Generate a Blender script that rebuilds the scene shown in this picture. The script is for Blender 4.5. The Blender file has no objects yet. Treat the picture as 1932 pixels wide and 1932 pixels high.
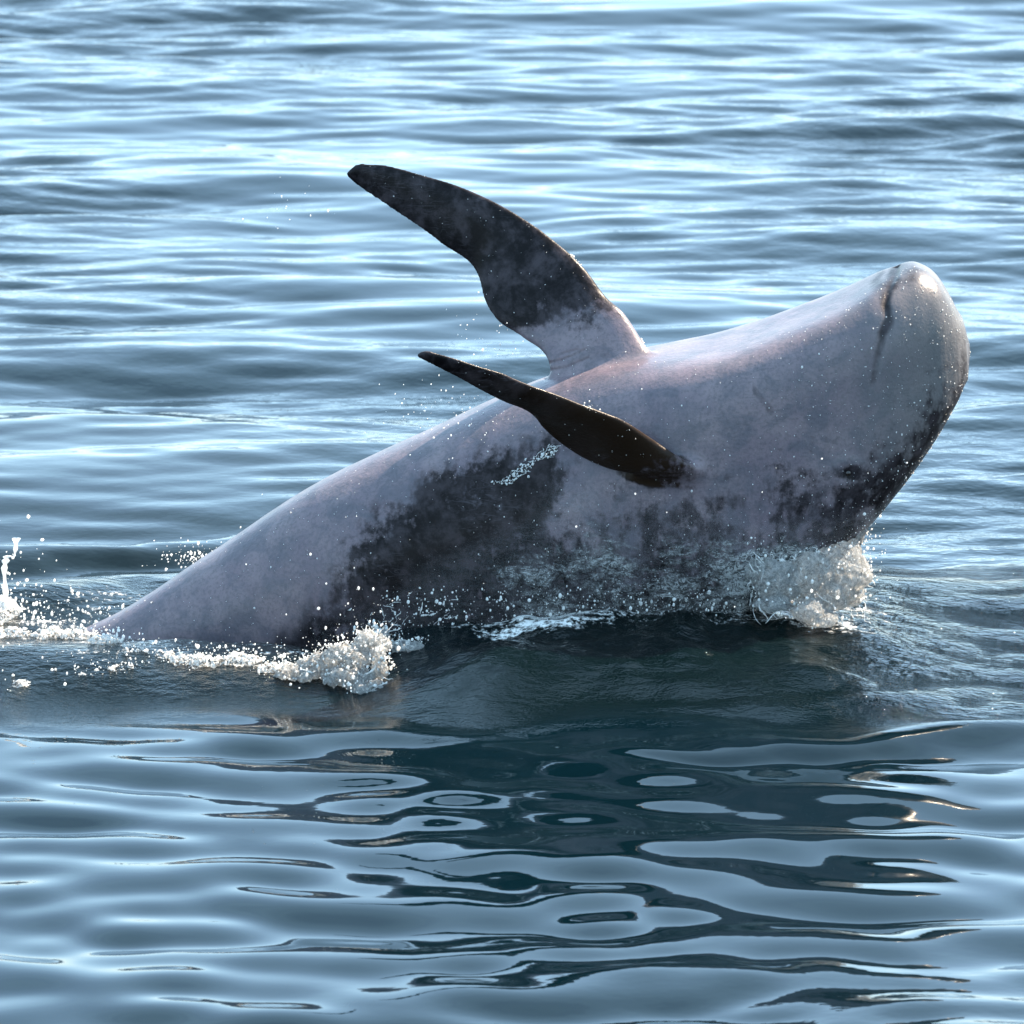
import bpy, math
import numpy as np
from mathutils import Vector

S = bpy.context.scene
COL = S.collection
R = math.radians
rng = np.random.default_rng(11)

# ------------------------------------------------------------------ camera
CAM = Vector((0.0, -16.0, 3.94))
AIM = Vector((0.0, 0.0, 0.335))
cd = bpy.data.cameras.new("camera")
cam = bpy.data.objects.new("camera", cd)
COL.objects.link(cam)
cam.location = CAM
cam.rotation_euler = (AIM - CAM).to_track_quat('-Z', 'Y').to_euler()
cd.sensor_width = 36.0
HALF = 966.0 / 715.0
cd.lens = 18.0 / (HALF / (AIM - CAM).length)
cd.clip_end = 12000
cd.dof.use_dof = True
cd.dof.focus_distance = 15.9
cd.dof.aperture_fstop = 9.0
S.camera = cam

# ------------------------------------------------------------------ sky and sun
SUN_EL, SUN_AZ = 43.0, 57.0          # azimuth: clockwise from +Y (the way the camera looks)
w = bpy.data.worlds.new("World")
S.world = w
w.use_nodes = True
nt = w.node_tree
bg = nt.nodes["Background"]
sky = nt.nodes.new("ShaderNodeTexSky")
sky.sky_type = 'NISHITA'
sky.sun_disc = False
sky.sun_elevation = R(SUN_EL)
sky.sun_rotation = R(SUN_AZ)
sky.air_density = 1.0
sky.dust_density = 0.6
sky.ozone_density = 1.6
tc = nt.nodes.new("ShaderNodeTexCoord")
mp = nt.nodes.new("ShaderNodeMapping")
mp.inputs["Scale"].default_value = (1.0, 1.0, 3.5)
nz = nt.nodes.new("ShaderNodeTexNoise")
nz.inputs["Scale"].default_value = 3.0
nz.inputs["Detail"].default_value = 6
nz.inputs["Roughness"].default_value = 0.55
mr_ = nt.nodes.new("ShaderNodeMapRange")
mr_.inputs[1].default_value, mr_.inputs[2].default_value = 0.35, 0.75
mr_.inputs[3].default_value, mr_.inputs[4].default_value = 0.45, 0.82
mxs = nt.nodes.new("ShaderNodeMix")
mxs.data_type = 'RGBA'
mxs.inputs[7].default_value = (3.15, 5.2, 6.9, 1)       # thin high cloud
nt.links.new(tc.outputs["Generated"], mp.inputs[0])
nt.links.new(mp.outputs[0], nz.inputs["Vector"])
nt.links.new(nz.outputs[0], mr_.inputs[0])
nt.links.new(mr_.outputs[0], mxs.inputs[0])
nt.links.new(sky.outputs[0], mxs.inputs[6])
nt.links.new(mxs.outputs[2], bg.inputs[0])
bg.inputs[1].default_value = 0.115
ld = bpy.data.lights.new("sun", 'SUN')
ld.energy = 4.8
ld.angle = R(0.5)
ld.color = (1.0, 0.82, 0.62)
sun = bpy.data.objects.new("sun", ld)
COL.objects.link(sun)
sd = Vector((math.cos(R(SUN_EL)) * math.sin(R(SUN_AZ)), math.cos(R(SUN_EL)) * math.cos(R(SUN_AZ)), math.sin(R(SUN_EL))))
sun.rotation_euler = (-sd).to_track_quat('-Z', 'Y').to_euler()
S.view_settings.view_transform = 'Standard'
S.view_settings.look = 'None'
S.view_settings.exposure = 1.97
S.view_settings.gamma = 1.0
S.view_settings.use_curve_mapping = False
S.cycles.use_denoising = True
S.cycles.max_bounces = 8
S.cycles.transparent_max_bounces = 12
S.cycles.sample_clamp_indirect = 6.0

# ------------------------------------------------------------------ helpers
fw = (AIM - CAM).normalized()
rt = Vector((1, 0, 0))
up = rt.cross(fw).normalized()
TANH = HALF / (AIM - CAM).length


def P(px, py, y=0.0):
    """point on the plane Y=y that a sighting of (px,py) on the photograph meets"""
    d = fw + rt * ((px - 966) / 966 * TANH) - up * ((py - 966) / 966 * TANH)
    t = (y - CAM.y) / d.y
    return np.array(CAM + d * t)


def to_px(co):
    v = co - np.array(CAM)
    dz = v @ np.array(fw)
    return np.stack([966 + (v @ np.array(rt)) / dz / TANH * 966, 966 - (v @ np.array(up)) / dz / TANH * 966], 1)


def sstep(a, b, x):
    t = np.clip((x - a) / (b - a), 0, 1)
    return t * t * (3 - 2 * t)


def _h(ix, iy, iz, seed):
    n = (ix * 374761393 + iy * 668265263 + iz * 2147483647 + seed * 1274126177) & 0xFFFFFFFF
    n = ((n ^ (n >> 13)) * 1274126177) & 0xFFFFFFFF
    n = n ^ (n >> 16)
    return (n & 0xFFFF) / 65535.0


def vnoise(p, seed=0):
    f = np.floor(p)
    i = f.astype(np.int64)
    u = p - f
    u = u * u * (3 - 2 * u)
    x, y, z = i[:, 0], i[:, 1], i[:, 2]
    r = 0
    for a in (0, 1):
        for b in (0, 1):
            for c in (0, 1):
                wt = (u[:, 0] if a else 1 - u[:, 0]) * (u[:, 1] if b else 1 - u[:, 1]) * (u[:, 2] if c else 1 - u[:, 2])
                r = r + wt * _h(x + a, y + b, z + c, seed)
    return r


def fbm(p, octv=4, seed=0, gain=0.5):
    r, a, t = 0, 1.0, 0
    for k in range(octv):
        r = r + a * vnoise(p * (2.03 ** k) + 17.3 * k, seed + k)
        t += a
        a *= gain
    return r / t


def seg_dist(p, poly, closed=False):
    """distance of 2-D points to a polyline, and the arc parameter of the nearest point"""
    best = np.full(len(p), 1e9)
    par = np.zeros(len(p))
    pts = [np.array(q, float) for q in poly]
    if closed:
        pts.append(pts[0])
    L = [0]
    for a, b in zip(pts[:-1], pts[1:]):
        L.append(L[-1] + np.linalg.norm(b - a))
    for k, (a, b) in enumerate(zip(pts[:-1], pts[1:])):
        d = b - a
        t = np.clip(((p - a) @ d) / (d @ d + 1e-9), 0, 1)
        q = a + t[:, None] * d
        dd = np.hypot(*(p - q).T)
        m = dd < best
        best[m] = dd[m]
        par[m] = (L[k] + t[m] * (L[k + 1] - L[k])) / L[-1]
    return best, par


def inside(p, poly):
    r = np.zeros(len(p), bool)
    n = len(poly)
    for k in range(n):
        x1, y1 = poly[k]
        x2, y2 = poly[(k + 1) % n]
        if y1 == y2:
            continue
        c = ((y1 > p[:, 1]) != (y2 > p[:, 1])) & (p[:, 0] < (x2 - x1) * (p[:, 1] - y1) / (y2 - y1) + x1)
        r ^= c
    return r


def soft(p, poly, width):
    d, _ = seg_dist(p, poly, True)
    s = np.where(inside(p, poly), d, -d)
    return sstep(-width, width, s)


def mesh_obj(name, verts, faces, mat=None, smooth=True, parent=None):
    me = bpy.data.meshes.new(name)
    verts = np.asarray(verts, np.float32)
    faces = np.asarray(faces, np.int32)
    me.vertices.add(len(verts))
    me.vertices.foreach_set("co", verts.ravel())
    k = faces.shape[1]
    me.loops.add(faces.size)
    me.loops.foreach_set("vertex_index", faces.ravel())
    me.polygons.add(len(faces))
    me.polygons.foreach_set("loop_start", np.arange(0, faces.size, k, dtype=np.int32))
    me.polygons.foreach_set("loop_total", np.full(len(faces), k, np.int32))
    if smooth:
        me.polygons.foreach_set("use_smooth", np.ones(len(faces), bool))
    me.update(calc_edges=True)
    me.validate()
    o = bpy.data.objects.new(name, me)
    COL.objects.link(o)
    if mat:
        me.materials.append(mat)
    if parent:
        o.parent = parent
    return o


def attr(o, name, vals):
    a = o.data.attributes.new(name, 'FLOAT', 'POINT')
    a.data.foreach_set("value", np.asarray(vals, np.float32))


def coords(o):
    c = np.empty(len(o.data.vertices) * 3, np.float32)
    o.data.vertices.foreach_get("co", c)
    return c.reshape(-1, 3).astype(float)


def set_coords(o, c):
    o.data.vertices.foreach_set("co", c.astype(np.float32).ravel())
    o.data.update()


def normals(o):
    c = np.empty(len(o.data.vertices) * 3, np.float32)
    o.data.vertices.foreach_get("normal", c)
    return c.reshape(-1, 3).astype(float)


def edges_of(o):
    e = np.empty(len(o.data.edges) * 2, np.int32)
    o.data.edges.foreach_get("vertices", e)
    return e.reshape(-1, 2)


def laplace(c, e, wgt, n):
    cnt = np.bincount(e.ravel(), minlength=len(c))[:, None]
    for _ in range(n):
        s = np.zeros_like(c)
        for ax in range(3):
            s[:, ax] = np.bincount(e[:, 0], c[e[:, 1], ax], len(c)) + np.bincount(e[:, 1], c[e[:, 0], ax], len(c))
        c = c + (s / np.maximum(cnt, 1) - c) * wgt[:, None]
    return c


def voxel(o, size):
    m = o.modifiers.new("r", 'REMESH')
    m.mode = 'VOXEL'
    m.voxel_size = size
    m.use_smooth_shade = True
    dg = bpy.context.evaluated_depsgraph_get()
    me = bpy.data.meshes.new_from_object(o.evaluated_get(dg))
    me.name = o.name
    o.modifiers.clear()
    old = o.data
    o.data = me
    bpy.data.meshes.remove(old)
    me.polygons.foreach_set("use_smooth", np.ones(len(me.polygons), bool))


def catmull(keys, n):
    keys = np.asarray(keys, float)
    m = len(keys)
    seg = np.linalg.norm(np.diff(keys[:, :2], axis=0), axis=1) + 1e-6
    s = np.concatenate([[0], np.cumsum(seg)])
    t = np.linspace(0, s[-1], n)
    out = np.empty((n, keys.shape[1]))
    # monotone-ish cubic Hermite
    dm = np.diff(keys, axis=0) / seg[:, None]
    tg = np.empty_like(keys)
    tg[0], tg[-1] = dm[0], dm[-1]
    w1, w2 = seg[1:, None], seg[:-1, None]
    tg[1:-1] = (dm[:-1] * w1 + dm[1:] * w2) / (w1 + w2)
    i = np.clip(np.searchsorted(s, t, side='right') - 1, 0, m - 2)
    h = seg[i][:, None]
    u = ((t - s[i]) / seg[i])[:, None]
    out = (2*u**3 - 3*u**2 + 1) * keys[i] + (u**3 - 2*u**2 + u) * h * tg[i] + (-2*u**3 + 3*u**2) * keys[i+1] + (u**3 - u**2) * h * tg[i+1]
    return out


class N:
    """tiny node-tree writer"""
    def __init__(s, name):
        s.m = bpy.data.materials.new(name)
        s.m.use_nodes = True
        s.t = s.m.node_tree
        s.t.nodes.clear()
        s.out = s.t.nodes.new("ShaderNodeOutputMaterial")

    def n(s, kind, **kw):
        x = s.t.nodes.new("ShaderNode" + kind)
        for k, v in kw.items():
            if k.startswith("i_"):
                key = k[2:].replace("_", " ")
                inp = x.inputs[key]
            elif k.startswith("n"):
                if k[1:].isdigit():
                    inp = x.inputs[int(k[1:])]
                else:
                    setattr(x, k, v)
                    continue
            else:
                setattr(x, k, v)
                continue
            if isinstance(v, bpy.types.NodeSocket):
                s.t.links.new(v, inp)
            elif isinstance(v, bpy.types.Node):
                s.t.links.new(v.outputs[0], inp)
            else:
                inp.default_value = v
        return x

    def math(s, op, a, b=0.0, clamp=False):
        return s.n("Math", operation=op, use_clamp=clamp, n0=a, n1=b).outputs[0]

    def noise(s, scale, detail=4, rough=0.55, vec=None, dist=0.0):
        x = s.n("TexNoise")
        x.inputs["Scale"].default_value = scale
        x.inputs["Detail"].default_value = detail
        x.inputs["Roughness"].default_value = rough
        x.inputs["Distortion"].default_value = dist
        s.t.links.new(vec if vec is not None else s.pos(), x.inputs["Vector"])
        return x.outputs[0]

    def pos(s):
        if not hasattr(s, "_p"):
            s._p = s.n("TexCoord").outputs["Object"]
        return s._p

    def mapped(s, sc, rot=(0, 0, 0)):
        x = s.n("Mapping")
        x.inputs["Scale"].default_value = sc
        x.inputs["Rotation"].default_value = rot
        s.t.links.new(s.pos(), x.inputs[0])
        return x.outputs[0]

    def attr(s, name):
        return s.n("Attribute", attribute_name=name).outputs["Fac"]

    def ramp(s, v, a, b, lo=0.0, hi=1.0):
        x = s.n("MapRange", interpolation_type='SMOOTHSTEP')
        s.t.links.new(v, x.inputs[0])
        x.inputs[1].default_value = a
        x.inputs[2].default_value = b
        x.inputs[3].default_value = lo
        x.inputs[4].default_value = hi
        return x.outputs[0]

    def mixc(s, f, a, b):
        x = s.n("Mix", data_type='RGBA')
        for sock, v in ((x.inputs[0], f), (x.inputs[6], a), (x.inputs[7], b)):
            if isinstance(v, bpy.types.NodeSocket):
                s.t.links.new(v, sock)
            else:
                sock.default_value = (*v, 1) if isinstance(v, tuple) and len(v) == 3 else v
        return x.outputs[2]

    def bump(s, h, dist, strength=1.0, nrm=None):
        x = s.n("Bump")
        x.inputs["Strength"].default_value = strength
        x.inputs["Distance"].default_value = dist
        s.t.links.new(h, x.inputs["Height"])
        if nrm is not None:
            s.t.links.new(nrm, x.inputs["Normal"])
        return x.outputs[0]

    def done(s, sh):
        s.t.links.new(sh, s.out.inputs[0])
        return s.m


# ------------------------------------------------------------------ materials
def water_material():
    g = N("sea_water")
    cap = g.noise(1.0, 3, 0.6, g.mapped((7, 11, 7)))
    fine = g.noise(1.0, 4, 0.65, g.mapped((20, 36, 22)))
    chop = g.attr("chop")
    calm = g.attr("ruffle")
    h = g.math('ADD', g.math('MULTIPLY', cap, g.math('MULTIPLY', calm, 0.010)), g.math('MULTIPLY', fine, g.math('MULTIPLY', chop, 0.032)))
    b = g.bump(h, 1.0)
    p = g.n("BsdfPrincipled")
    fr = g.noise(55.0, 5, 0.7)
    fr2 = g.noise(9.0, 3, 0.6, g.mapped((0.6, 1.6, 1)))
    froth = g.ramp(g.math('ADD', g.math('MULTIPLY', fr, 0.5), g.math('ADD', g.math('MULTIPLY', fr2, 0.4), g.math('MULTIPLY', g.attr("froth"), 0.45))), 0.78, 0.9)
    deep = g.mixc(g.attr("green"), (0.0007, 0.0054, 0.0082), (0.0005, 0.0034, 0.0036))
    g.t.links.new(g.mixc(froth, deep, (0.7, 0.7, 0.68)), p.inputs["Base Color"])
    g.t.links.new(g.math('ADD', g.math('MULTIPLY', froth, 0.4), 0.035), p.inputs["Roughness"])
    p.inputs["IOR"].default_value = 1.34
    g.t.links.new(b, p.inputs["Normal"])
    return g.done(p.outputs[0])


def skin_material():
    g = N("dolphin_skin")
    n1 = g.noise(26, 6, 0.68)
    n2 = g.noise(7, 4, 0.6)
    n4 = g.noise(12, 5, 0.65, None, 0.6)
    n3 = g.noise(110, 3, 0.6)
    streak = g.noise(1.0, 4, 0.6, g.mapped((40, 30, 9), (0, R(52), 0)))
    dk = g.attr("dark")
    mot = g.attr("mottle")
    v = g.math('ADD', dk, g.math('MULTIPLY', g.math('SUBTRACT', n1, 0.5), g.math('MULTIPLY', mot, 2.2)))
    v = g.math('ADD', v, g.math('MULTIPLY', g.math('SUBTRACT', n2, 0.5), g.math('MULTIPLY', mot, 1.0)))
    v = g.math('ADD', v, g.math('MULTIPLY', g.math('SUBTRACT', streak, 0.5), g.math('MULTIPLY', mot, 0.8)))
    sc1 = g.noise(1.0, 2, 0.5, g.mapped((4, 9, 26), (0, R(38), 0)), 1.2)
    sc2 = g.noise(1.0, 2, 0.5, g.mapped((5, 9, 32), (0, R(-24), 0)), 1.2)
    ln1 = g.ramp(g.math('ABSOLUTE', g.math('SUBTRACT', sc1, 0.5)), 0.0, 0.010, 1, 0)
    ln2 = g.ramp(g.math('ABSOLUTE', g.math('SUBTRACT', sc2, 0.53)), 0.0, 0.008, 1, 0)
    gate = g.ramp(g.noise(5.0, 2, 0.5), 0.50, 0.62)
    scr = g.math('MULTIPLY', g.math('MAXIMUM', ln1, ln2), gate)
    f = g.ramp(v, 0.18, 0.85)
    light = g.mixc(g.ramp(n2, 0.3, 0.7), (0.126, 0.095, 0.112), (0.180, 0.138, 0.148))
    light = g.mixc(g.ramp(n4, 0.40, 0.66, 0, 0.75), light, (0.076, 0.071, 0.086))
    light = g.mixc(g.ramp(n1, 0.55, 0.8, 0, 0.5), light, (0.200, 0.150, 0.152))
    light = g.mixc(g.ramp(n3, 0.42, 0.70, 0, 0.42), light, (0.06, 0.055, 0.06))
    warm = g.attr("greenish")
    light = g.mixc(warm, light, (0.088, 0.086, 0.083))
    dark = g.mixc(g.ramp(g.math('ADD', g.math('MULTIPLY', n1, 0.5), g.math('MULTIPLY', n4, 0.5)), 0.42, 0.66), (0.004, 0.003, 0.0035), (0.042, 0.034, 0.038))
    dark = g.mixc(g.attr("brown"), dark, (0.018, 0.010, 0.0058))
    dark = g.mixc(g.math('MULTIPLY', scr, 0.35), dark, (0.085, 0.075, 0.085))
    light = g.mixc(g.math('MULTIPLY', scr, 0.35), light, (0.055, 0.05, 0.055))
    c = g.mixc(f, light, dark)
    p = g.n("BsdfPrincipled")
    g.t.links.new(c, p.inputs["Base Color"])
    p.inputs["Roughness"].default_value = 0.36
    p.inputs["IOR"].default_value = 1.30
    g.t.links.new(g.math('SUBTRACT', 0.14, g.math('MULTIPLY', f, 0.10)), p.inputs["Coat Weight"])
    g.t.links.new(g.math('SUBTRACT', 0.5, g.math('MULTIPLY', f, 0.32)), p.inputs["Specular IOR Level"])
    p.inputs["Coat Roughness"].default_value = 0.12
    hb = g.math('ADD', g.math('MULTIPLY', n3, 0.0014), g.math('MULTIPLY', streak, 0.0016))
    g.t.links.new(g.bump(hb, 1.0, 0.8), p.inputs["Normal"])
    return g.done(p.outputs[0])


def foam_material():
    g = N("sea_foam")
    n1 = g.noise(90, 5, 0.7)
    n2 = g.noise(260, 3, 0.6)
    hole = g.ramp(g.noise(60, 5, 0.65), 0.34, 0.50)
    col = g.mixc(hole, (0.35, 0.37, 0.37), (0.88, 0.87, 0.84))
    p = g.n("BsdfPrincipled")
    g.t.links.new(col, p.inputs["Base Color"])
    p.inputs["Roughness"].default_value = 0.32
    bm = g.bump(g.math('ADD', g.math('MULTIPLY', n1, 0.010), g.math('MULTIPLY', n2, 0.003)), 1.0)
    g.t.links.new(bm, p.inputs["Normal"])
    tr = g.n("BsdfTranslucent")
    g.t.links.new(col, tr.inputs[0])
    mx = g.n("MixShader")
    mx.inputs[0].default_value = 0.5
    g.t.links.new(p.outputs[0], mx.inputs[1])
    g.t.links.new(tr.outputs[0], mx.inputs[2])
    tp = g.n("BsdfTransparent")
    m2_ = g.n("MixShader")
    g.t.links.new(g.ramp(g.noise(85, 5, 0.75, None, 0.8), 0.45, 0.51), m2_.inputs[0])
    g.t.links.new(tp.outputs[0], m2_.inputs[1])
    g.t.links.new(mx.outputs[0], m2_.inputs[2])
    return g.done(m2_.outputs[0])


def dome_material():
    g = N("splash_sheet")
    a = g.noise(46, 5, 0.7, None, 1.2)
    b = g.noise(120, 4, 0.7, None, 0.6)
    vein = g.ramp(g.math('ABSOLUTE', g.math('SUBTRACT', a, 0.5)), 0.0, 0.07, 1, 0)
    vb = g.ramp(g.math('ABSOLUTE', g.math('SUBTRACT', b, 0.5)), 0.0, 0.05, 1, 0)
    white = g.math('MINIMUM', g.math('ADD', g.math('MULTIPLY', vein, 0.6), g.math('MULTIPLY', vb, 0.45)), 1.0)
    col = g.mixc(white, (0.45, 0.46, 0.46), (0.93, 0.92, 0.89))
    p = g.n("BsdfPrincipled")
    g.t.links.new(col, p.inputs["Base Color"])
    p.inputs["Roughness"].default_value = 0.16
    g.t.links.new(g.bump(g.math('ADD', g.math('MULTIPLY', a, 0.030), g.math('MULTIPLY', b, 0.012)), 1.0), p.inputs["Normal"])
    tr = g.n("BsdfTranslucent")
    g.t.links.new(col, tr.inputs[0])
    mx = g.n("MixShader")
    mx.inputs[0].default_value = 0.6
    g.t.links.new(p.outputs[0], mx.inputs[1])
    g.t.links.new(tr.outputs[0], mx.inputs[2])
    tp = g.n("BsdfTransparent")
    m2_ = g.n("MixShader")
    g.t.links.new(g.math('MAXIMUM', white, g.ramp(g.noise(30, 4, 0.6), 0.32, 0.50, 0.40, 1.0)), m2_.inputs[0])
    g.t.links.new(tp.outputs[0], m2_.inputs[1])
    g.t.links.new(mx.outputs[0], m2_.inputs[2])
    return g.done(m2_.outputs[0])


def drop_material():
    g = N("water_droplets")
    p = g.n("BsdfPrincipled")
    p.inputs["Base Color"].default_value = (0.85, 0.86, 0.86, 1)
    p.inputs["Roughness"].default_value = 0.15
    tr = g.n("BsdfTranslucent")
    tr.inputs[0].default_value = (0.9, 0.88, 0.84, 1)
    mx = g.n("MixShader")
    mx.inputs[0].default_value = 0.6
    g.t.links.new(p.outputs[0], mx.inputs[1])
    g.t.links.new(tr.outputs[0], mx.inputs[2])
    return g.done(mx.outputs[0])


def film_material():
    """thin sheet of sea water and bubbles running down the flank"""
    g = N("water_film")
    a = g.noise(1.0, 7, 0.74, g.mapped((13, 14, 30), (0, R(25), 0)), 0.7)
    big = g.noise(6.5, 3, 0.5)
    b = g.noise(70, 4, 0.7)
    f = g.attr("film")
    v = g.math('ADD', g.math('ADD', g.math('MULTIPLY', a, 0.75), g.math('MULTIPLY', b, 0.35)), g.math('MULTIPLY', f, 0.41))
    v = g.math('ADD', v, g.math('MULTIPLY', g.math('SUBTRACT', big, 0.5), 0.6))
    fac = g.math('MULTIPLY', g.ramp(v, 0.88, 1.26), 0.80)
    p = g.n("BsdfPrincipled")
    vn = g.noise(1.0, 6, 0.75, g.mapped((34, 30, 48), (0, R(25), 0)), 1.4)
    wisp = g.ramp(g.math('ABSOLUTE', g.math('SUBTRACT', vn, 0.5)), 0.0, 0.10, 1, 0)
    g.t.links.new(g.mixc(wisp, (0.13, 0.145, 0.142), (0.62, 0.63, 0.62)), p.inputs["Base Color"])
    fac = g.math('MINIMUM', g.math('MULTIPLY', fac, g.math('ADD', 0.55, g.math('MULTIPLY', wisp, 0.75))), 0.92)
    p.inputs["Roughness"].default_value = 0.2
    g.t.links.new(g.bump(g.math('ADD', g.math('MULTIPLY', a, 0.03), g.math('MULTIPLY', b, 0.008)), 1.0), p.inputs["Normal"])
    tp = g.n("BsdfTransparent")
    gl = g.n("BsdfGlossy")
    gl.inputs["Roughness"].default_value = 0.1
    g.t.links.new(g.bump(g.math('MULTIPLY', a, 0.03), 1.0), gl.inputs["Normal"])
    m0 = g.n("MixShader")
    g.t.links.new(g.math('MULTIPLY', g.ramp(f, 0.0, 0.4), 0.03), m0.inputs[0])
    g.t.links.new(tp.outputs[0], m0.inputs[1])
    g.t.links.new(gl.outputs[0], m0.inputs[2])
    m1 = g.n("MixShader")
    g.t.links.new(fac, m1.inputs[0])
    g.t.links.new(m0.outputs[0], m1.inputs[1])
    g.t.links.new(p.outputs[0], m1.inputs[2])
    return g.done(m1.outputs[0])


M_DOME = dome_material()
M_WATER, M_SKIN, M_FOAM, M_DROP, M_FILM = water_material(), skin_material(), foam_material(), drop_material(), film_material()

# ------------------------------------------------------------------ the sea
def graded(lo, hi, step, far, grow=1.09):
    c = list(np.arange(lo, hi + 1e-9, step))
    s = step
    v = hi
    while v < far:
        s = min(s * grow, 60)
        v += s
        c.append(v)
    s = step
    v = lo
    a = []
    while v > -far:
        s = min(s * grow, 60)
        v -= s
        a.append(v)
    return np.array(a[::-1] + c)


gx = graded(-1.95, 1.95, 0.0105, 3500)
gy = graded(-3.7, 3.0, 0.0095, 3.01, 1.0)
# rows past 3 m grow slowly so that the far rows in view stay fine
gy = gy[(gy > -3.75) & (gy < 3.02)]
ys = list(gy)
s, v = 0.0095, ys[-1]
while v < 3500:
    s = min(s * (1.0015 if v < 14 else 1.06), 60)
    v += s
    ys.append(v)
s, v, pre = 0.0095, ys[0], []
while v > -3500:
    s = min(s * 1.09, 60)
    v -= s
    pre.append(v)
gy = np.array(pre[::-1] + ys)
dx, dy = np.gradient(gx), np.gradient(gy)


def waves(n, lmin, lmax, spread, slope, seed, base=90.0):
    r = np.random.default_rng(seed)
    lam = np.exp(r.uniform(math.log(lmin), math.log(lmax), n))
    th = np.radians(base + r.normal(0, spread, n) + 180 * r.integers(0, 2, n))
    k = 2 * math.pi / lam
    kx, ky = k * np.cos(th), k * np.sin(th)
    ph = r.uniform(0, 2 * math.pi, n)
    am = slope * math.sqrt(2 / n) / k * r.uniform(0.6, 1.4, n)
    fx = sstep(0.5, 0.2, np.abs(np.outer(dx, kx)) / (2 * math.pi))
    fy = sstep(0.5, 0.2, np.abs(np.outer(dy, ky)) / (2 * math.pi))
    A = np.exp(1j * np.outer(gx, kx)) * fx
    B = (np.exp(1j * (np.outer(gy, ky) + ph)) * fy).T * am[:, None]
    h = (A @ B)
    hx = (A * (kx / k)) @ B
    hy = (A * (ky / k)) @ B
    return h.real, hx.imag, hy.imag


GX, GY = np.meshgrid(gx, gy, indexing='ij')
H1, X1, Y1 = waves(70, 0.9, 3.0, 20, 0.048, 3, 86)
H2, X2, Y2 = waves(130, 0.32, 1.05, 14, 0.080, 5, 93)
H3, X3, Y3 = waves(130, 0.13, 0.30, 15, 0.062, 7, 91)
H4, X4, Y4 = waves(120, 0.17, 0.44, 24, 0.085, 12, 86)
env_n = waves(14, 2.0, 6.0, 60, 1.0, 21, 40)[0]
env_n = env_n / (env_n[::4, ::4].std() + 1e-9)
front = sstep(0.2, -1.0, GY) * sstep(-9, -5, GY)      # the slick the animal leaves in front of it
m2 = (1 - 0.25 * front) * np.clip(1 + 0.15 * env_n, 0.5, 1.5)
m3 = (1 - 0.60 * front) * np.clip(1 + 0.22 * env_n, 0.4, 1.6)
m4 = front
m1 = (1 - 0.62 * front)
m3 = m3 * (1 + 0.3 * sstep(0, 6, GY))
HZ = H1 * m1 + H2 * m2 + H3 * m3 + H4 * m4
CH = 0.75
OX = CH * (X1 * m1 + X2 * m2 + X3 * m3 + 0.6 * X4 * m4)
OY = CH * (Y1 * m1 + Y2 * m2 + Y3 * m3 + 0.6 * Y4 * m4)

p2 = np.stack([GX.ravel(), GY.ravel()], 1)


def wx(px, y=0.0):
    return P(px, 1200, y)[0]


def flat(px, py):
    """where a sighting of (px,py) meets the still water"""
    d = fw + rt * ((px - 966) / 966 * TANH) - up * ((py - 966) / 966 * TANH)
    t = -CAM.z / d.z
    q = CAM + d * t
    return (q.x, q.y)


near = (np.abs(p2[:, 0]) < 3) & (p2[:, 1] > -4) & (p2[:, 1] < 3)
pn = p2[near]
warp = np.stack([fbm(np.c_[pn * 3.0, np.zeros(len(pn))], 3, 91) - .5, fbm(np.c_[pn * 3.0, np.zeros(len(pn))], 3, 97) - .5], 1)
pw = pn + warp * 0.20
loc = np.zeros(len(pn))
damp = np.ones(len(pn))
# water heaped against the flank and sliding off towards the viewer
pw[:, 1] += 0.75 * (fbm(np.c_[pn * 1.3, np.zeros(len(pn))], 3, 133) - 0.5) * sstep(-0.35, -0.75, pn[:, 1])
x, y = pw[:, 0], pw[:, 1]
mx = sstep(-0.55, 0.05, x) * sstep(1.35, 0.65, x)
loc += 0.155 * mx * np.where(y > -0.26, np.exp(-((y + 0.26) / 0.5) ** 2), sstep(-1.02, -0.26, y)) * (0.75 + 0.5 * warp[:, 0])
loc += 0.05 * mx * (fbm(np.c_[pn * 11.0, np.zeros(len(pn))], 4, 61) - 0.5) * sstep(-0.75, -0.35, y) * sstep(0.3, 0.0, y)
ml = sstep(-3.0, -1.6, x) * sstep(-0.25, -0.60, x)
loc += 0.062 * ml * np.where(y > -0.42, np.exp(-((y + 0.42) / 0.15) ** 2), sstep(-0.86, -0.42, y))
# a low ridge running off to the right of the head
mr = sstep(0.75, 1.05, x) * sstep(3.2, 2.2, x)
loc += 0.085 * mr * np.where(y > 0.45, np.exp(-((y - 0.45) / 0.2) ** 2), sstep(-0.60, 0.45, y))


def ridge(pts, hgt, wid):
    global loc
    d, par = seg_dist(pw, [flat(*q) for q in pts])
    loc += hgt * np.exp(-(d / wid) ** 2) * sstep(0, 0.15, par) * sstep(1, 0.85, par)


ridge([(640, 1395), (900, 1375), (1200, 1352), (1500, 1340), (1932, 1305), (2200, 1290)], 0.012, 0.08)
ridge([(1000, 1450), (1400, 1425), (1932, 1392), (2200, 1380)], 0.014, 0.08)
ridge([(-200, 1150), (0, 1138), (160, 1133), (420, 1125), (600, 1115)], 0.055, 0.13)
ridge([(-300, 1060), (0, 1048), (250, 1040), (450, 1020), (600, 1010)], 0.045, 0.12)
calm = sstep(0.0, 0.08, mx * sstep(-1.0, -0.3, y) * sstep(0.5, 0.2, y))
HZ.ravel()[near] = HZ.ravel()[near] * (1 - 0.55 * calm) + loc

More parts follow.
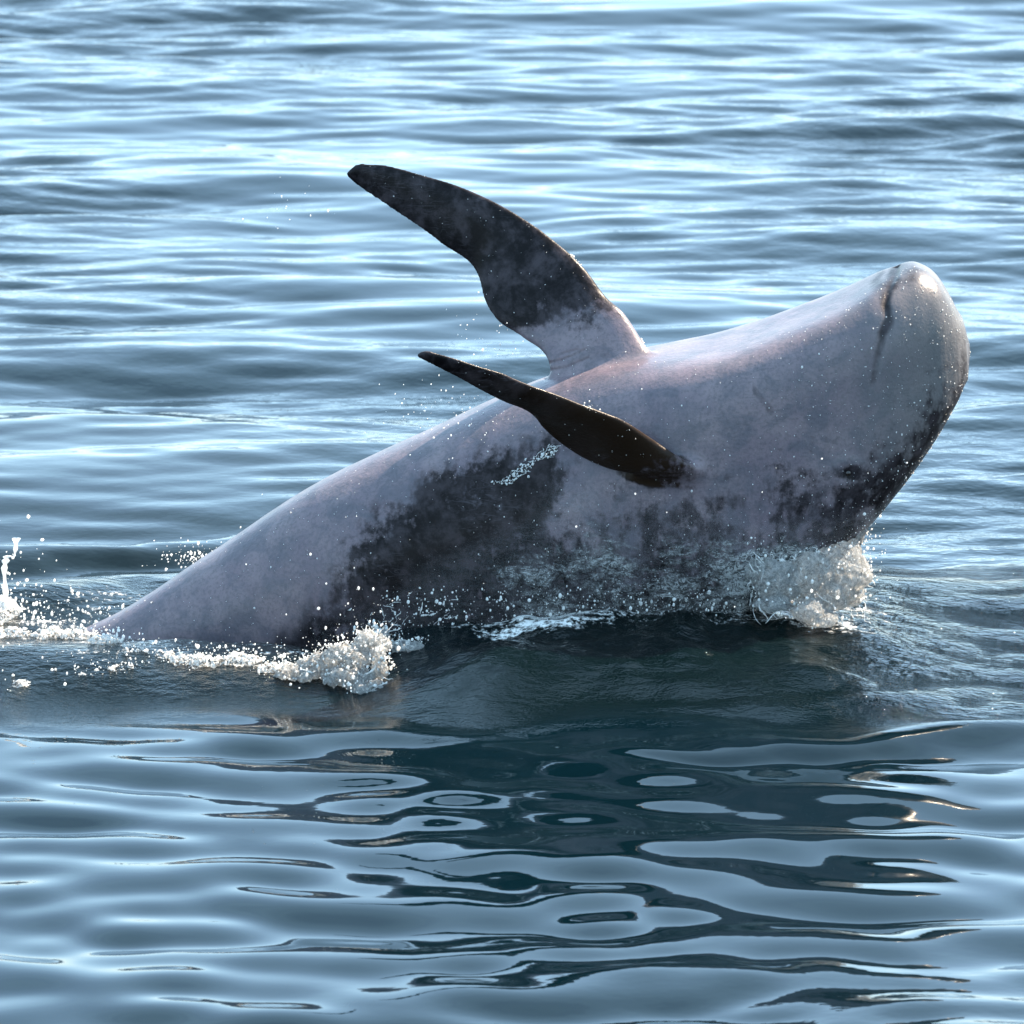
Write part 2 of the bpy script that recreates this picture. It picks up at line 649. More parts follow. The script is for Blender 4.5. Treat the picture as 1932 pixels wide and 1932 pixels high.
chop = np.zeros(len(p2))
ruf = np.clip(0.55 + 0.25 * env_n.ravel(), 0.15, 1.0) * (1 - 0.82 * front.ravel())
froth = np.zeros(len(p2))
green = np.zeros(len(p2))
px_n = np.stack([966 + pn[:, 0] * 715 * 16.4 / (16.4 + pn[:, 1]), np.zeros(len(pn))], 1)
cr = sstep(0.80, 0.98, pw[:, 0]) * sstep(-1.15, -0.40, pw[:, 1]) * sstep(0.75, 0.52, pw[:, 1])
cl = sstep(-0.35, -0.55, pw[:, 0]) * sstep(-1.10, -0.60, pw[:, 1]) * sstep(0.5, 0.25, pw[:, 1])
cc = 0.22 * mx * sstep(-1.2, -0.6, y) * sstep(0.5, 0.2, y)
chop[near] = np.clip(cr * 2.3 + cl * 0.55 + cc, 0, 2.4)
froth[near] = (0.56 + 0.44 * fbm(np.c_[pn * 5.0, np.zeros(len(pn))], 3, 71)) * mx * sstep(-0.52, -0.30, y) + cl * 0.66 * sstep(-0.70, -0.42, y) + 0.25 * cr
green[near] = np.clip(mx + ml, 0, 1) * sstep(-1.1, -0.7, y)
VX = GX + OX
VY = GY + OY
verts = np.stack([VX.ravel(), VY.ravel(), HZ.ravel()], 1)
nx, ny = len(gx), len(gy)
ii = (np.arange(nx - 1)[:, None] * ny + np.arange(ny - 1)[None, :]).ravel()
faces = np.stack([ii, ii + ny, ii + ny + 1, ii + 1], 1)
sea = mesh_obj("sea", verts, faces, M_WATER)
attr(sea, "chop", chop)
attr(sea, "ruffle", ruf)
attr(sea, "froth", froth)
attr(sea, "green", green)
sea['kind'] = 'structure'


def sea_z(x_, y_):
    i = min(max(int(np.searchsorted(gx, x_)) - 1, 0), nx - 2)
    j = min(max(int(np.searchsorted(gy, y_)) - 1, 0), ny - 2)
    return HZ[i, j]


def W(px_, py_):
    """where a sighting of (px,py) meets the heaving surface"""
    d = fw + rt * ((px_ - 966) / 966 * TANH) - up * ((py_ - 966) / 966 * TANH)
    for t in np.arange(13.0, 22.0, 0.01):
        q = CAM + d * t
        if q.z < sea_z(q.x, q.y):
            break
    return np.array(q)


# ------------------------------------------------------------------ the dolphin
# stations: belly point (x,y), back point (x,y) on the photograph, half-width in metres, y offset
ST = [
    (-330, 1290, -290, 1345, 0.030, 0.10),
    (-120, 1262, -80, 1350, 0.045, 0.07),
    (60, 1230, 120, 1362, 0.075, 0.05),
    (215, 1162, 320, 1375, 0.125, 0.03),
    (400, 1041, 540, 1370, 0.175, 0.02),
    (600, 907, 745, 1345, 0.225, 0.0),
    (800, 812, 930, 1300, 0.262, 0.0),
    (1010, 716, 1115, 1250, 0.290, 0.0),
    (1200, 656, 1270, 1205, 0.295, 0.0),
    (1360, 622, 1400, 1160, 0.285, 0.0),
    (1500, 577, 1525, 1095, 0.262, 0.0),
    (1600, 538, 1622, 1018, 0.235, 0.0),
    (1680, 503, 1692, 930, 0.205, 0.0),
    (1738, 494, 1748, 852, 0.165, 0.0),
    (1776, 525, 1790, 785, 0.130, 0.0),
    (1806, 582, 1817, 732, 0.085, 0.0),
    (1824, 625, 1829, 690, 0.036, 0.0),
    (1829, 650, 1830, 664, 0.010, 0.0),
]
k = []
for a, b, c, d, wd, yo in ST:
    T, B = P(a, b), P(c, d)
    C = (T + B) / 2
    half = (T - B) / 2
    k.append([C[0], C[2], half[0], half[2], wd, yo])
K = catmull(k, 260)
NT = 144
th = np.linspace(0, 2 * math.pi, NT, endpoint=False)
ring = []
for c0, c2, hx_, hz_, wd, yo in K:
    a = math.hypot(hx_, hz_)
    sc = math.sqrt(max(0.2, 1 - (wd * 0.225 / max(a, 1e-3)) ** 2)) if a > wd * 0.3 else 0.97
    win = float(sstep(0.20, 0.60, c0)) * float(sstep(1.05, 0.85, c0))
    n = 2.35 + 0.7 * float(sstep(0.3, 0.6, c0)) + 0.0 * win + 2.6 * win * (np.cos(th) > 0) * np.abs(np.cos(th)) ** 0.3
    cs, sn = np.cos(th), np.sin(th)
    u = np.sign(cs) * np.abs(cs) ** (2 / n)
    v = np.sign(sn) * np.abs(sn) ** (2 / n)
    sc = 1.0
    for _ in range(8):
        sc *= a / max(1e-4, float((a * sc * u + wd * 0.225 * v).max()))
        sc = max(sc, 0.2)
    ring.append(np.stack([c0 + hx_ * sc * u, yo + wd * v, c2 + hz_ * sc * u], 1))
ring = np.array(ring)
bv = [ring.reshape(-1, 3)]
nr = len(ring)
f = []
for i in range(nr - 1):
    a = i * NT + np.arange(NT)
    b = i * NT + (np.arange(NT) + 1) % NT
    f.append(np.stack([a, b, b + NT, a + NT], 1))
f = np.concatenate(f)
tris = []
body_v = bv[0]
e0, e1 = len(body_v), len(body_v) + 1
body_v = np.vstack([body_v, ring[0].mean(0), ring[-1].mean(0)])
q = [tuple(r) for r in f]


def cap(verts_list, base, n, centre, flip):
    return [((centre, base + (j + 1) % n, base + j) if flip else (centre, base + j, base + (j + 1) % n)) for j in range(n)]


q += cap(None, 0, NT, e0, False)
q += cap(None, (nr - 1) * NT, NT, e1, True)


def fin(lead, trail, thick, n=110, m=40):
    """flipper: leading and trailing edges as (px,py,y); thickness per station"""
    L = catmull([list(P(a, b, c)) for a, b, c in lead], n)
    Tt = catmull([list(P(a, b, c)) for a, b, c in trail], n)
    th_ = np.interp(np.linspace(0, 1, n), np.linspace(0, 1, len(thick)), thick)
    out = []
    for i in range(n):
        a, b = L[i], Tt[i]
        ch = b - a
        clen = np.linalg.norm(ch) + 1e-6
        i0, i1 = max(0, i - 2), min(n - 1, i + 2)
        span = (L[i1] + Tt[i1] - L[i0] - Tt[i0])
        nrm = np.cross(span, ch)
        nrm /= np.linalg.norm(nrm) + 1e-9
        t = np.linspace(0, 2 * math.pi, m, endpoint=False)
        s_ = (1 - np.cos(t)) / 2
        prof = np.sin(t) * (1.0 - 0.45 * s_)
        hw = min(th_[i], clen * 0.4)
        out.append(a + ch * s_[:, None] + nrm * (hw * prof)[:, None])
    return np.array(out)


far_lead = [(654, 326, .24), (668, 313, .24), (700, 310, .24), (800, 331, .22), (930, 379, .18), (1040, 449, .14), (1110, 514, .10), (1140, 556, .08), (1178, 592, .05), (1210, 632, .03), (1235, 680, .0), (1250, 730, .0)]
far_trail = [(656, 334, .24), (668, 345, .24), (720, 381, .23), (830, 458, .19), (903, 524, .15), (914, 566, .12), (935, 601, .09), (985, 636, .06), (1022, 668, .03), (1032, 698, .0), (1040, 760, -.02), (1060, 830, -.02)]
near_lead = [(787, 668, -.62), (797, 663, -.62), (830, 668, -.61), (900, 690, -.58), (1000, 722, -.52), (1110, 764, -.46), (1180, 797, -.41), (1245, 838, -.35), (1285, 862, -.345), (1325, 884, -.30), (1375, 900, -.18)]
near_trail = [(788, 674, -.62), (803, 682, -.61), (850, 706, -.58), (930, 748, -.50), (1010, 790, -.42), (1040, 830, -.36), (1080, 858, -.31), (1135, 886, -.305), (1200, 900, -.30), (1260, 910, -.26), (1310, 920, -.14)]

allv, allq, fins = [body_v], q, []
off = len(body_v)
for ld_, tr_, tk in ((far_lead, far_trail, [.007, .012, .016, .022, .030, .040, .050]), (near_lead, near_trail, [.007, .011, .015, .020, .025, .026, .022])):
    F = fin(ld_, tr_, tk)
    fins.append(fin(ld_, tr_, tk, 170, 72))
    n_, m_ = F.shape[:2]
    for i in range(n_ - 1):
        for j in range(m_):
            a, b = off + i * m_ + j, off + i * m_ + (j + 1) % m_
            allq.append((a, b, b + m_, a + m_))
    c = F.reshape(-1, 3)
    allv.append(np.vstack([c, F[0].mean(0), F[-1].mean(0)]))
    allq += cap(None, off, m_, off + len(c), False)
    allq += cap(None, off + (n_ - 1) * m_, m_, off + len(c) + 1, True)
    off += len(c) + 2
# tail flukes, under the water to the left
root = bpy.data.objects.new("dolphin", None)
COL.objects.link(root)
root['label'] = "scarred grey dolphin breaching belly up beside its own splash, flippers raised"
root['category'] = "dolphin"
me = bpy.data.meshes.new("body")
me.from_pydata(np.vstack(allv).tolist(), [], [tuple(int(z) for z in t) for t in allq])
me.update()
body = bpy.data.objects.new("body", me)
COL.objects.link(body)
import bmesh
bm = bmesh.new()
bm.from_mesh(me)
bmesh.ops.recalc_face_normals(bm, faces=bm.faces)
bm.to_mesh(me)
bm.free()
voxel(body, 0.0037)
body.parent = root
c = coords(body)
e = edges_of(body)
px = to_px(c)
# blend the flipper roots into the chest
d1, _ = seg_dist(px, [(1030, 720), (1090, 735), (1150, 705), (1222, 655)])
d2, _ = seg_dist(px, [(1062, 862), (1110, 888), (1200, 908), (1290, 895)])
wroot = np.maximum(sstep(85, 20, d1) * (c[:, 1] < 0.28), sstep(75, 20, d2) * (c[:, 1] < -0.05))
c = laplace(c, e, 0.12 + 0.0 * wroot, 3)
c = laplace(c, e, 0.5 * wroot, 130)
set_coords(body, c)
nrm = normals(body)
px = to_px(c)
nearside = nrm[:, 1] < 0.1
# throat ridge: flat near face, small step along the lower jaw edge
disp = np.zeros(len(c))
mouth = [(1692, 497), (1690, 515), (1676, 545), (1671, 575), (1676, 600), (1664, 630), (1660, 660), (1651, 700), (1646, 722), (1640, 752)]
dm, pm = seg_dist(px, mouth)
disp -= 0.0045 * np.exp(-(dm / 6.0) ** 2) * sstep(1.0, 0.6, pm) * nearside
disp -= 0.0015 * np.exp(-(np.hypot(px[:, 0] - 1688, px[:, 1] - 496) / 8.0) ** 2)
disp += 0.0025 * np.exp(-((dm - 24) / 16.0) ** 2) * sstep(1.0, 0.5, pm) * sstep(0.1, 0.35, pm) * nearside
de = np.hypot(px[:, 0] - 1600, px[:, 1] - 893)
disp += (0.003 * np.exp(-((de - 22) / 12) ** 2) - 0.002 * np.exp(-(de / 9) ** 2)) * nearside
# creases at the root of the raised flipper
for q_ in ([(1015, 690), (1060, 680), (1105, 660)], [(1020, 702), (1070, 694), (1110, 676)], [(1028, 716), (1080, 706), (1120, 690)], [(1060, 668), (1090, 660)]):
    dd, pp = seg_dist(px, q_)
    disp -= 0.003 * np.exp(-(dd / 3.0) ** 2) * nearside
disp += 0.004 * (fbm(c * 7, 3, 5) - 0.5)
c = c + nrm * disp[:, None]
set_coords(body, c)
body.data.materials.clear()
body.data.materials.append(M_SKIN)

# pigment masks
jit = np.stack([fbm(c * 9, 4, 31) - .5, fbm(c * 9, 4, 37) - .5], 1) * 60
pj = px + jit
from mathutils import kdtree


def near_fin(F, box):
    kd = kdtree.KDTree(F.shape[0] * F.shape[1])
    for i_, v_ in enumerate(F.reshape(-1, 3)):
        kd.insert(v_, i_)
    kd.balance()
    dist = np.full(len(c), 9.0)
    st = np.ones(len(c))
    for k_ in np.where(inside(px, box))[0]:
        _, i_, d_ = kd.find(c[k_])
        dist[k_] = d_
        st[k_] = (i_ // F.shape[1]) / F.shape[0]
    return sstep(0.024, 0.012, dist), st


mem, stn = near_fin(fins[1], [(740, 620), (1000, 640), (1420, 820), (1420, 980), (1100, 980), (740, 720)])
isfar = (px[:, 1] < 740) & (px[:, 0] < 1240) & inside(px, [(600, 250), (1000, 330), (1260, 640), (1160, 720), (1000, 720), (840, 560), (600, 400)])
nf_poly = [(770, 640), (830, 655), (1110, 750), (1250, 830), (1320, 880), (1290, 915), (1200, 912), (1110, 895), (1035, 842), (1000, 800), (880, 735), (770, 690)]
isnear = inside(px, nf_poly) & (c[:, 1] < -0.27)
dark = np.zeros(len(c))
flank = [(520, 1225), (560, 1190), (640, 1120), (660, 1060), (650, 1020), (700, 965), (780, 950), (860, 885), (930, 848), (1000, 838), (1050, 850), (1085, 890), (1060, 940), (1040, 1000), (1100, 1010), (1180, 965), (1290, 945), (1370, 985), (1430, 1010), (1500, 1010), (1540, 1030), (1600, 1040), (1600, 1400), (500, 1400)]
dark = np.maximum(dark, soft(pj + jit * 0.6, flank, 62))
dark = np.maximum(dark, 0.42 * soft(pj + jit * 0.8, [(1070, 905), (1300, 925), (1430, 930), (1440, 1010), (1080, 1010)], 45))
scuff = soft(pj, [(1060, 900), (1180, 900), (1330, 920), (1460, 980), (1480, 1080), (1300, 1110), (1080, 1080), (1040, 1000)], 60)
dark = dark * (1 - 0.38 * scuff * (0.4 + 1.2 * fbm(c * 16, 4, 41)))
chin = [(1430, 940), (1440, 880), (1480, 850), (1530, 900), (1570, 930), (1640, 950), (1680, 900), (1740, 840), (1760, 770), (1800, 720), (1850, 690), (1860, 800), (1700, 1060), (1500, 1040), (1440, 1000)]
dark = np.maximum(dark, 0.62 * soft(pj, chin, 60))
lowj = px + jit * 1.9
lowhead = [(1480, 985), (1540, 950), (1620, 930), (1680, 880), (1740, 790), (1775, 740), (1815, 690), (1860, 760), (1700, 1060), (1500, 1060)]
dark = np.maximum(dark, 0.95 * soft(lowj, lowhead, 78))
dark = np.maximum(dark, 1.0 * np.exp(-(((px[:, 0] - 1600) / 30) ** 2 + ((px[:, 1] - 893) / 20) ** 2)) * nearside)
dm2, pm2 = seg_dist(px + jit * 0.25, mouth)
dark = np.maximum(dark, (0.74 - 0.25 * pm2) * sstep(24 - 12 * pm2, 2, dm2) * sstep(1.0, 0.85, pm2) * nearside)
tipd = np.hypot((pj[:, 0] - 1716) / 34, (pj[:, 1] - 512) / 17)
dark = np.maximum(dark, 0.50 * sstep(1.9, 0.0, tipd))
tipd = np.hypot((pj[:, 0] - 1668) / 20, (pj[:, 1] - 535) / 28)
dark = np.maximum(dark, 0.62 * sstep(1.7, 0.1, tipd))
dark = np.maximum(dark, 0.40 * sstep(1.3, 0.4, np.hypot((pj[:, 0] - 1436 - 0.5 * (pj[:, 1] - 750)) / 9, (pj[:, 1] - 750) / 34)))
# pale patches inside the dark flank
dark *= 1 - 0.95 * sstep(1.4, 0.5, np.hypot((pj[:, 0] - 1080) / 30, (pj[:, 1] - 950) / 42)) * (~isnear)
dark *= 1 - 0.6 * sstep(1.3, 0.5, np.hypot((px[:, 0] - 1635) / 26, (px[:, 1] - 985) / 34)) * (~isnear)
# flippers
bl = soft(px + jit * 1.8, [(500, 100), (1400, 200), (1200, 560), (1150, 590), (1120, 600), (1060, 612), (1000, 628), (960, 622), (860, 640), (500, 640)], 58)
dark = np.where(isfar, bl, dark)
fadein = sstep(0.90, 0.74, stn + jit[:, 0] / 60 * 0.10)
nsoft = mem * fadein
isnear = mem > 0.5
dark = dark * (1 - mem * fadein) + nsoft
dark = np.maximum(dark, 0.24 * sstep(1600, 1800, px[:, 0] + 0.25 * (px[:, 1] - 600)))
mott = np.full(len(c), 0.30) + 0.22 * sstep(1600, 1780, px[:, 0])
mott = np.maximum(mott, 0.75 * mem * sstep(0.66, 0.8, stn))
mott += 0.7 * soft(px, [(560, 1250), (640, 1000), (860, 850), (1060, 820), (1300, 900), (1440, 830), (1600, 800), (1850, 660), (1860, 800), (1600, 1100), (1300, 1300)], 40)
mott = np.where(isfar, 0.25 + 0.6 * sstep(520, 580, px[:, 1]), mott)
mott = np.where(isnear & (stn < 0.7), 0.15, mott)
attr(body, "dark", dark)
attr(body, "mottle", np.clip(mott, 0, 1))
attr(body, "brown", mem * 0.95 * sstep(0.05, 0.55, stn) + 0.12 * soft(pj, [(820, 900), (1060, 860), (1060, 1000), (900, 1060), (760, 1060)], 40) * (~isnear))
attr(body, "greenish", sstep(1500, 1800, px[:, 0]) * 0.8)

# eye, a small bead sunk in its socket
ex = P(1600, 893, 0)


def icosphere(sub):
    b = bmesh.new()
    bmesh.ops.create_icosphere(b, subdivisions=sub, radius=1.0)
    vs = np.array([v_.co[:] for v_ in b.verts])
    fs = np.array([[v_.index for v_ in f_.verts] for f_ in b.faces])
    b.free()
    return vs, fs


sel = np.where(nearside & (de < 6))[0]
ec = c[sel].mean(0)
iv, if_ = icosphere(3)
gE = N("dolphin_eye")
pe = gE.n("BsdfPrincipled")
pe.inputs["Base Color"].default_value = (0.012, 0.008, 0.006, 1)
pe.inputs["Roughness"].default_value = 0.08
M_EYE = gE.done(pe.outputs[0])
eye = mesh_obj("eye", iv * 0.009 + ec + np.array([0, 0.005, 0]), if_, M_EYE, parent=root)

# ------------------------------------------------------------------ film of water on the flank
fpoly = [(560, 1290), (600, 1190), (740, 1130), (800, 1080), (900, 1040), (1000, 1000), (1060, 930), (1200, 960), (1330, 970), (1430, 1010), (1560, 1010), (1640, 985), (1660, 1100), (1600, 1300)]
fm = soft(px, fpoly, 55) * (nrm[:, 1] < 0.2) * (~isnear)
nv = len(c)
keep = fm > 0.01
pf = np.array([p_.vertices[:] for p_ in body.data.polygons if len(p_.vertices) == 4]) if False else None
lv = np.empty(len(body.data.loops), np.int32)
body.data.loops.foreach_get("vertex_index", lv)
lt = np.empty(len(body.data.polygons), np.int32)
body.data.polygons.foreach_get("loop_total", lt)
ls = np.empty(len(body.data.polygons), np.int32)
body.data.polygons.foreach_get("loop_start", ls)
quad = ls[lt == 4]
Q = np.stack([lv[quad + i_] for i_ in range(4)], 1)
Q = Q[keep[Q].all(1)]
idx = np.full(nv, -1)
us = np.unique(Q)
idx[us] = np.arange(len(us))
fc = c[us]
fn = nrm[us]
thick = 0.004 + 0.020 * fm[us] * fbm(fc * 14, 4, 71) + 0.020 * fm[us] * sstep(1060, 1200, px[us, 1])
film = mesh_obj("water_sheet", fc + fn * thick[:, None], idx[Q], M_FILM)
attr(film, "film", fm[us] * (0.35 + 0.65 * sstep(720, 1050, px[us, 0])) * (0.62 + 0.42 * sstep(960, 1080, px[us, 1]) + 0.55 * sstep(1280, 1500, px[us, 0])))
film['label'] = "torn film of bubbly sea water streaming down the dolphin's dark lower flank"
film['category'] = "water sheet"
film['kind'] = 'stuff'

# ------------------------------------------------------------------ foam lumps
def lump(name, blobs, label, amp=0.02, vox=0.0045, seed=0, freq=22, float_=False):
    vs, fs, o_ = [], [], 0
    iv3, if3 = icosphere(4)
    for (a, b, y_, rx, ry, rz) in blobs:
        vs.append(iv3 * np.array([rx, ry, rz]) + (W(a, b) + np.array([0, 0, y_]) if float_ else P(a, b, y_)))
        fs.append(if3 + o_)
        o_ += len(iv3)
    ob = mesh_obj(name, np.vstack(vs), np.vstack(fs))
    voxel(ob, vox)
    cc_ = coords(ob)
    nn = normals(ob)
    d = (fbm(cc_ * freq, 5, seed + 200, 0.62) - 0.5) * 2
    cell = np.abs(fbm(cc_ * freq * 1.7, 3, seed + 300) - 0.5) * 2
    cc_ = cc_ + nn * (amp * (d * 1.3 - 0.5 * cell))[:, None]
    cc_ = cc_ + (amp * 0.5) * np.stack([fbm(cc_ * freq * 2, 3, seed + 400 + t_) - .5 for t_ in range(3)], 1)
    set_coords(ob, cc_)
    ob.data.materials.clear()
    ob.data.materials.append(M_FOAM)
    ob['label'] = label
    ob['category'] = "splash"
    ob['kind'] = 'stuff'
    return ob, cc_


r_foam, r_c = lump("splash_foam", [
    (1578, 1078, -.20, .078, .08, .078), (1560, 1115, -.22, .078, .08, .055), (1530, 1085, -.25, .07, .06, .060),
    (1470, 1095, -.27, .07, .04, .055), (1525, 1150, -.30, .045, .06, .028), (1605, 1122, -.18, .040, .07, .024),
    (1440, 1075, -.27, .05, .025, .035), (1548, 1165, -.30, .05, .06, .018), (1608, 1040, -.15, .028, .05, .03),
    (1460, 1140, -.30, .05, .03, .022), (1620, 1085, -.20, .035, .06, .04), (1622, 1000, -.12, .022, .04, .035),
], "sunlit white lump of foam thrown up under the dolphin's head at right", 0.013, 0.0036, 1, 26)
r_foam.data.materials[0] = M_DOME
l_foam, l_c = lump("splash_foam", [
    (600, 1270, .02, .055, .05, .028), (655, 1275, .05, .060, .06, .035), (700, 1270, .075, .045, .05, .035),
    (718, 1280, .045, .018, .05, .045), (660, 1290, .015, .075, .05, .025), (560, 1278, .008, .055, .04, .018),
    (690, 1300, .0, .050, .04, .018), (760, 1235, .02, .05, .03, .012), (715, 1215, .03, .03, .03, .012)
], "jagged white foam heap against the dolphin's flank, left of centre", 0.024, 0.0036, 2, 36, True)
l_foam.data.materials[0] = M_DOME
t_foam, t_c = lump("splash_foam", [
    (345, 1252, .004, .035, .03, .012), (390, 1252, .006, .055, .04, .015), (450, 1250, .006, .06, .04, .014), (515, 1262, .004, .05, .04, .012),
    (300, 1240, .0, .035, .03, .010), (200, 1212, .004, .05, .03, .014), (150, 1204, .004, .05, .03, .014), (250, 1228, .0, .04, .03, .010),
    (100, 1196, .004, .05, .03, .010), (230, 1262, .0, .05, .03, .006), (170, 1275, -.002, .06, .03, .006)
], "thin strip of broken foam along the waterline of the dolphin's tail", 0.018, 0.0036, 3, 42, True)
c_foam, c_c = lump("splash_foam", [
    (10, 1165, .02, .035, .05, .03), (-15, 1175, .02, .05, .05, .03), (30, 1195, .0, .06, .04, .016), (-40, 1200, .0, .08, .06, .02), (90, 1200, 0, .05, .03, .009),
    (40, 1290, -.002, .03, .03, .008)
], "small foam heap at the left edge where the tail churned the water", 0.02, 0.0042, 4, 28, True)


# the thin jet at the left edge
def jet(path):
    pts = catmull([list(P(*q)) + [r_] for *q, r_ in path], 60)
    m = 10
    t = np.linspace(0, 2 * math.pi, m, endpoint=False)
    vs = [q[:3] + q[3] * (1 + .35 * math.sin(i * 1.3)) * np.stack([np.cos(t), np.sin(t), 0 * t], 1) for i, q in enumerate(pts)]
    vs = np.array(vs).reshape(-1, 3)
    fs = [(i * m + j, i * m + (j + 1) % m, (i + 1) * m + (j + 1) % m, (i + 1) * m + j) for i in range(59) for j in range(m)]
    o = mesh_obj("water_jet", vs, fs, M_DROP)
    o['label'] = "thin bent jet of water shooting up at the left edge"
    o['category'] = "water jet"


jet([(14, 1150, .1, .008), (10, 1110, .1, .006), (8, 1080, .1, .006), (10, 1062, .1, .008), (20, 1050, .1, .005), (29, 1038, .1, .0045), (31, 1016, .1, .009)])

# ------------------------------------------------------------------ torn filaments of water
def filaments(name, starts, length, drift, label, rad=0.0012):
    vs, fs, o_ = [], [], 0
    m, n = 5, 14
    t = np.linspace(0, 2 * math.pi, m, endpoint=False)
    for q in starts:
        L = length * math.exp(rng.normal(0, .5))
        d = drift + rng.normal(0, .55, 3) * np.linalg.norm(drift)
        d = d / np.linalg.norm(d)
        b = rng.normal(0, 1, 3)
        b2 = rng.normal(0, 1, 3)
        s_ = np.linspace(0, 1, n)
        pth = q + d * (s_ * L)[:, None] + b * (np.sin(s_ * rng.uniform(2, 6)) * L * .10)[:, None] + b2 * (np.sin(s_ * rng.uniform(6, 12)) * L * .035)[:, None]
        r_ = rad * math.exp(rng.normal(0, .4)) * (0.35 + np.sin(s_ * math.pi) * (0.7 + 0.5 * np.sin(s_ * rng.uniform(10, 30) + 2)))
        ringv = pth[:, None, :] + r_[:, None, None] * np.stack([np.cos(t), 0.8 * np.sin(t), np.sin(t)], 1)[None]
        vs.append(ringv.reshape(-1, 3))
        i_, j_ = np.meshgrid(np.arange(n - 1), np.arange(m), indexing='ij')
        a_ = (i_ * m + j_).ravel()
        b_ = (i_ * m + (j_ + 1) % m).ravel()
        fs.append(np.stack([a_, b_, b_ + m, a_ + m], 1) + o_)
        o_ += n * m
    o = mesh_obj(name, np.vstack(vs), np.vstack(fs), M_DROP)
    o['label'] = label
    o['category'] = "water strands"
    o['kind'] = 'stuff'


def skin_at(n, poly, off_=0.012):
    ok = np.where(inside(px, poly) & (nrm[:, 1] < -0.1) & (~isnear))[0]
    k_ = rng.choice(ok, n)
    return c[k_] + nrm[k_] * rng.uniform(0.002, off_, n)[:, None]


filaments("water_strands", np.vstack([skin_at(200, [(1400, 1040), (1500, 1020), (1600, 1030), (1590, 1180), (1420, 1180)], .04), r_c[rng.integers(0, len(r_c), 60)]]), .035, np.array([.5, -.15, -.8]), "fine white strands of water falling with the splash under the head", .0008)
filaments("water_strands", np.vstack([skin_at(60, [(640, 1150), (760, 1120), (860, 1130), (860, 1210), (640, 1240)], .012), l_c[rng.integers(0, len(l_c), 160)]]), .022, np.array([.8, -.1, .25]), "fine strands of water torn off the left foam heap", .0008)

# ------------------------------------------------------------------ droplets
iv1, if1 = icosphere(1)


def droplets(name, pts, rad, label):
    pts = np.asarray(pts)
    rad = np.asarray(rad)
    n = len(pts)
    sc = rad[:, None] * rng.uniform(0.75, 1.3, (n, 3)) * np.array([1.0, 1.0, 1.25])
    vs = (iv1[None] * sc[:, None, :] + pts[:, None, :]).reshape(-1, 3)
    fs = (if1[None] + (np.arange(n) * len(iv1))[:, None, None]).reshape(-1, 3)
    o = mesh_obj(name, vs, fs, M_DROP)
    o['label'] = label
    o['category'] = "droplets"
    o['kind'] = 'stuff'
    return o


def around(cc_, n, s, up_=0.0):
    q = cc_[rng.integers(0, len(cc_), n)]
    g_ = rng.normal(0, s, (n, 3))
    g_[:, 2] = np.abs(g_[:, 2]) * (1 + up_)
    return q + g_


def scatter(n, cx, cy, sx, sy, y0, sy0):
    a = np.stack([rng.normal(cx, sx, n), rng.normal(cy, sy, n)], 1)
    yy = rng.normal(y0, sy0, n)
    return np.array([P(a[i, 0], a[i, 1], yy[i]) for i in range(n)])


def rr(n, a=0.0012, b=0.5):
    return np.clip(a * np.exp(rng.normal(0, b, n)), 0.0006, 0.0048)


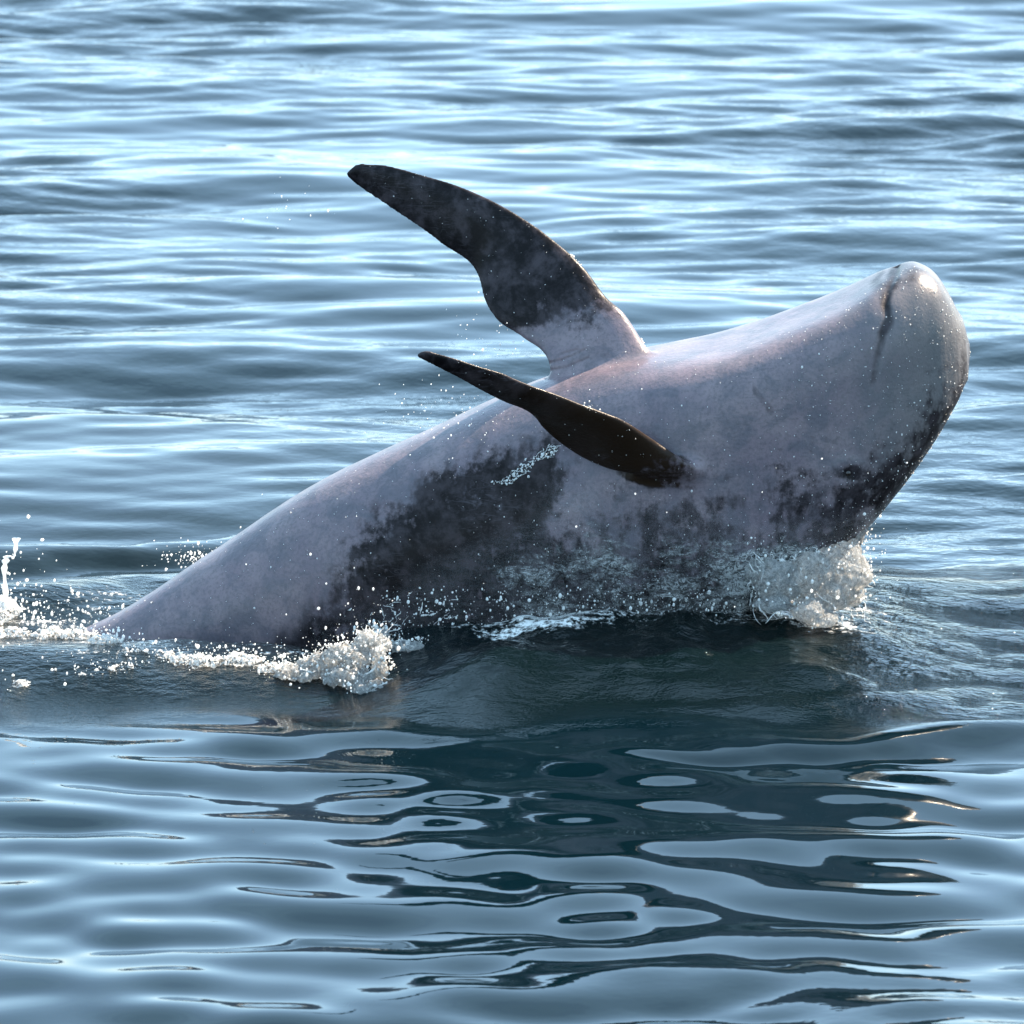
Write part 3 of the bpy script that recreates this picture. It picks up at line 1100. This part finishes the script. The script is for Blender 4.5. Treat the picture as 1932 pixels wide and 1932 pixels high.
cz = np.where((px[:, 0] > 720) & (px[:, 0] < 1500) & (px[:, 1] > 1110) & (px[:, 1] < 1190) & (nrm[:, 1] < -0.3))[0]
cz = c[rng.choice(cz, 900)] + rng.normal(0, .012, (900, 3)) + np.array([0, -.02, .0])
pr = [around(r_c, 700, .010), around(r_c, 500, .04, 0.3), cz]
droplets("spray_droplets", np.vstack(pr), rr(len(np.vstack(pr)), .0012, .7), "spray of tiny droplets round the foam lump under the head")
pl = [around(l_c, 1200, .012), around(l_c, 300, .035, .5), around(t_c, 900, .02)]
droplets("spray_droplets", np.vstack(pl), rr(2400, .0012, .7), "spray of tiny droplets along the left foam line")
pc = [around(c_c, 350, .05, 1.0), scatter(120, 90, 1160, 60, 22, .1, .08), scatter(60, 200, 1160, 50, 15, .1, .05)]
droplets("spray_droplets", np.vstack(pc), rr(530, .0017, .7), "coarse droplets flying over the dark trough at the left edge")
# drips off the flippers and behind the back
pd = [scatter(90, 830, 780, 55, 40, -.2, .1), scatter(18, 560, 390, 50, 30, .15, .1), scatter(40, 920, 640, 40, 30, 0, .1), scatter(170, 370, 1050, 40, 14, .15, .05), scatter(30, 1000, 1000, 400, 120, -.9, .2)]
droplets("spray_droplets", np.vstack(pd), rr(len(np.vstack(pd)), .0013), "sparse droplets dripping off the flippers and thrown over the back")
# droplets lying on the skin
cand = np.where((nrm[:, 1] < -0.05) & (c[:, 2] > 0.02))[0]
wgt = 0.5 + 2.0 * sstep(1350, 1700, px[cand, 0]) + 1.5 * sstep(900, 1100, px[cand, 1]) * sstep(800, 1000, px[cand, 0])
ch_ = rng.choice(cand, 2000, replace=False, p=wgt / wgt.sum())
droplets("skin_droplets", c[ch_] + nrm[ch_] * 0.0008, rr(2000, .0007, .5), "tiny beads of water all over the dolphin's skin")
dd, pp = seg_dist(px, [(930, 910), (965, 905), (985, 888), (1005, 868), (1040, 850)])
ch_ = rng.choice(np.where((dd < 7 + 9 * vnoise(c * 30, 3) - 4) & (nrm[:, 1] < 0) & (~isnear))[0], 240)
filaments("water_strands", c[ch_[:40]] + nrm[ch_[:40]] * .002, .014, np.array([.8, -.05, .45]), "glinting trickle of water below the near flipper", .0007)
gl = []  # pale bead clusters added on the flipper edges to imitate sun glints
for cx_, cy_, n_g in ((1110, 765, 22), (1083, 480, 14), (1095, 492, 8), (1218, 640, 16), (1035, 800, 8), (1180, 797, 6)):
    kk = np.where((np.hypot(px[:, 0] - cx_, px[:, 1] - cy_) < 9) & (nrm[:, 2] > 0.0))[0]
    if len(kk):
        gl.append(rng.choice(kk, n_g))
ch_ = np.concatenate([ch_] + gl)
droplets("skin_droplets", c[ch_] + nrm[ch_] * 0.0015, rr(len(ch_), .0010, .6), "glinting trickle of beads below the near flipper, and added beads standing in for sun glints on the flipper edges")
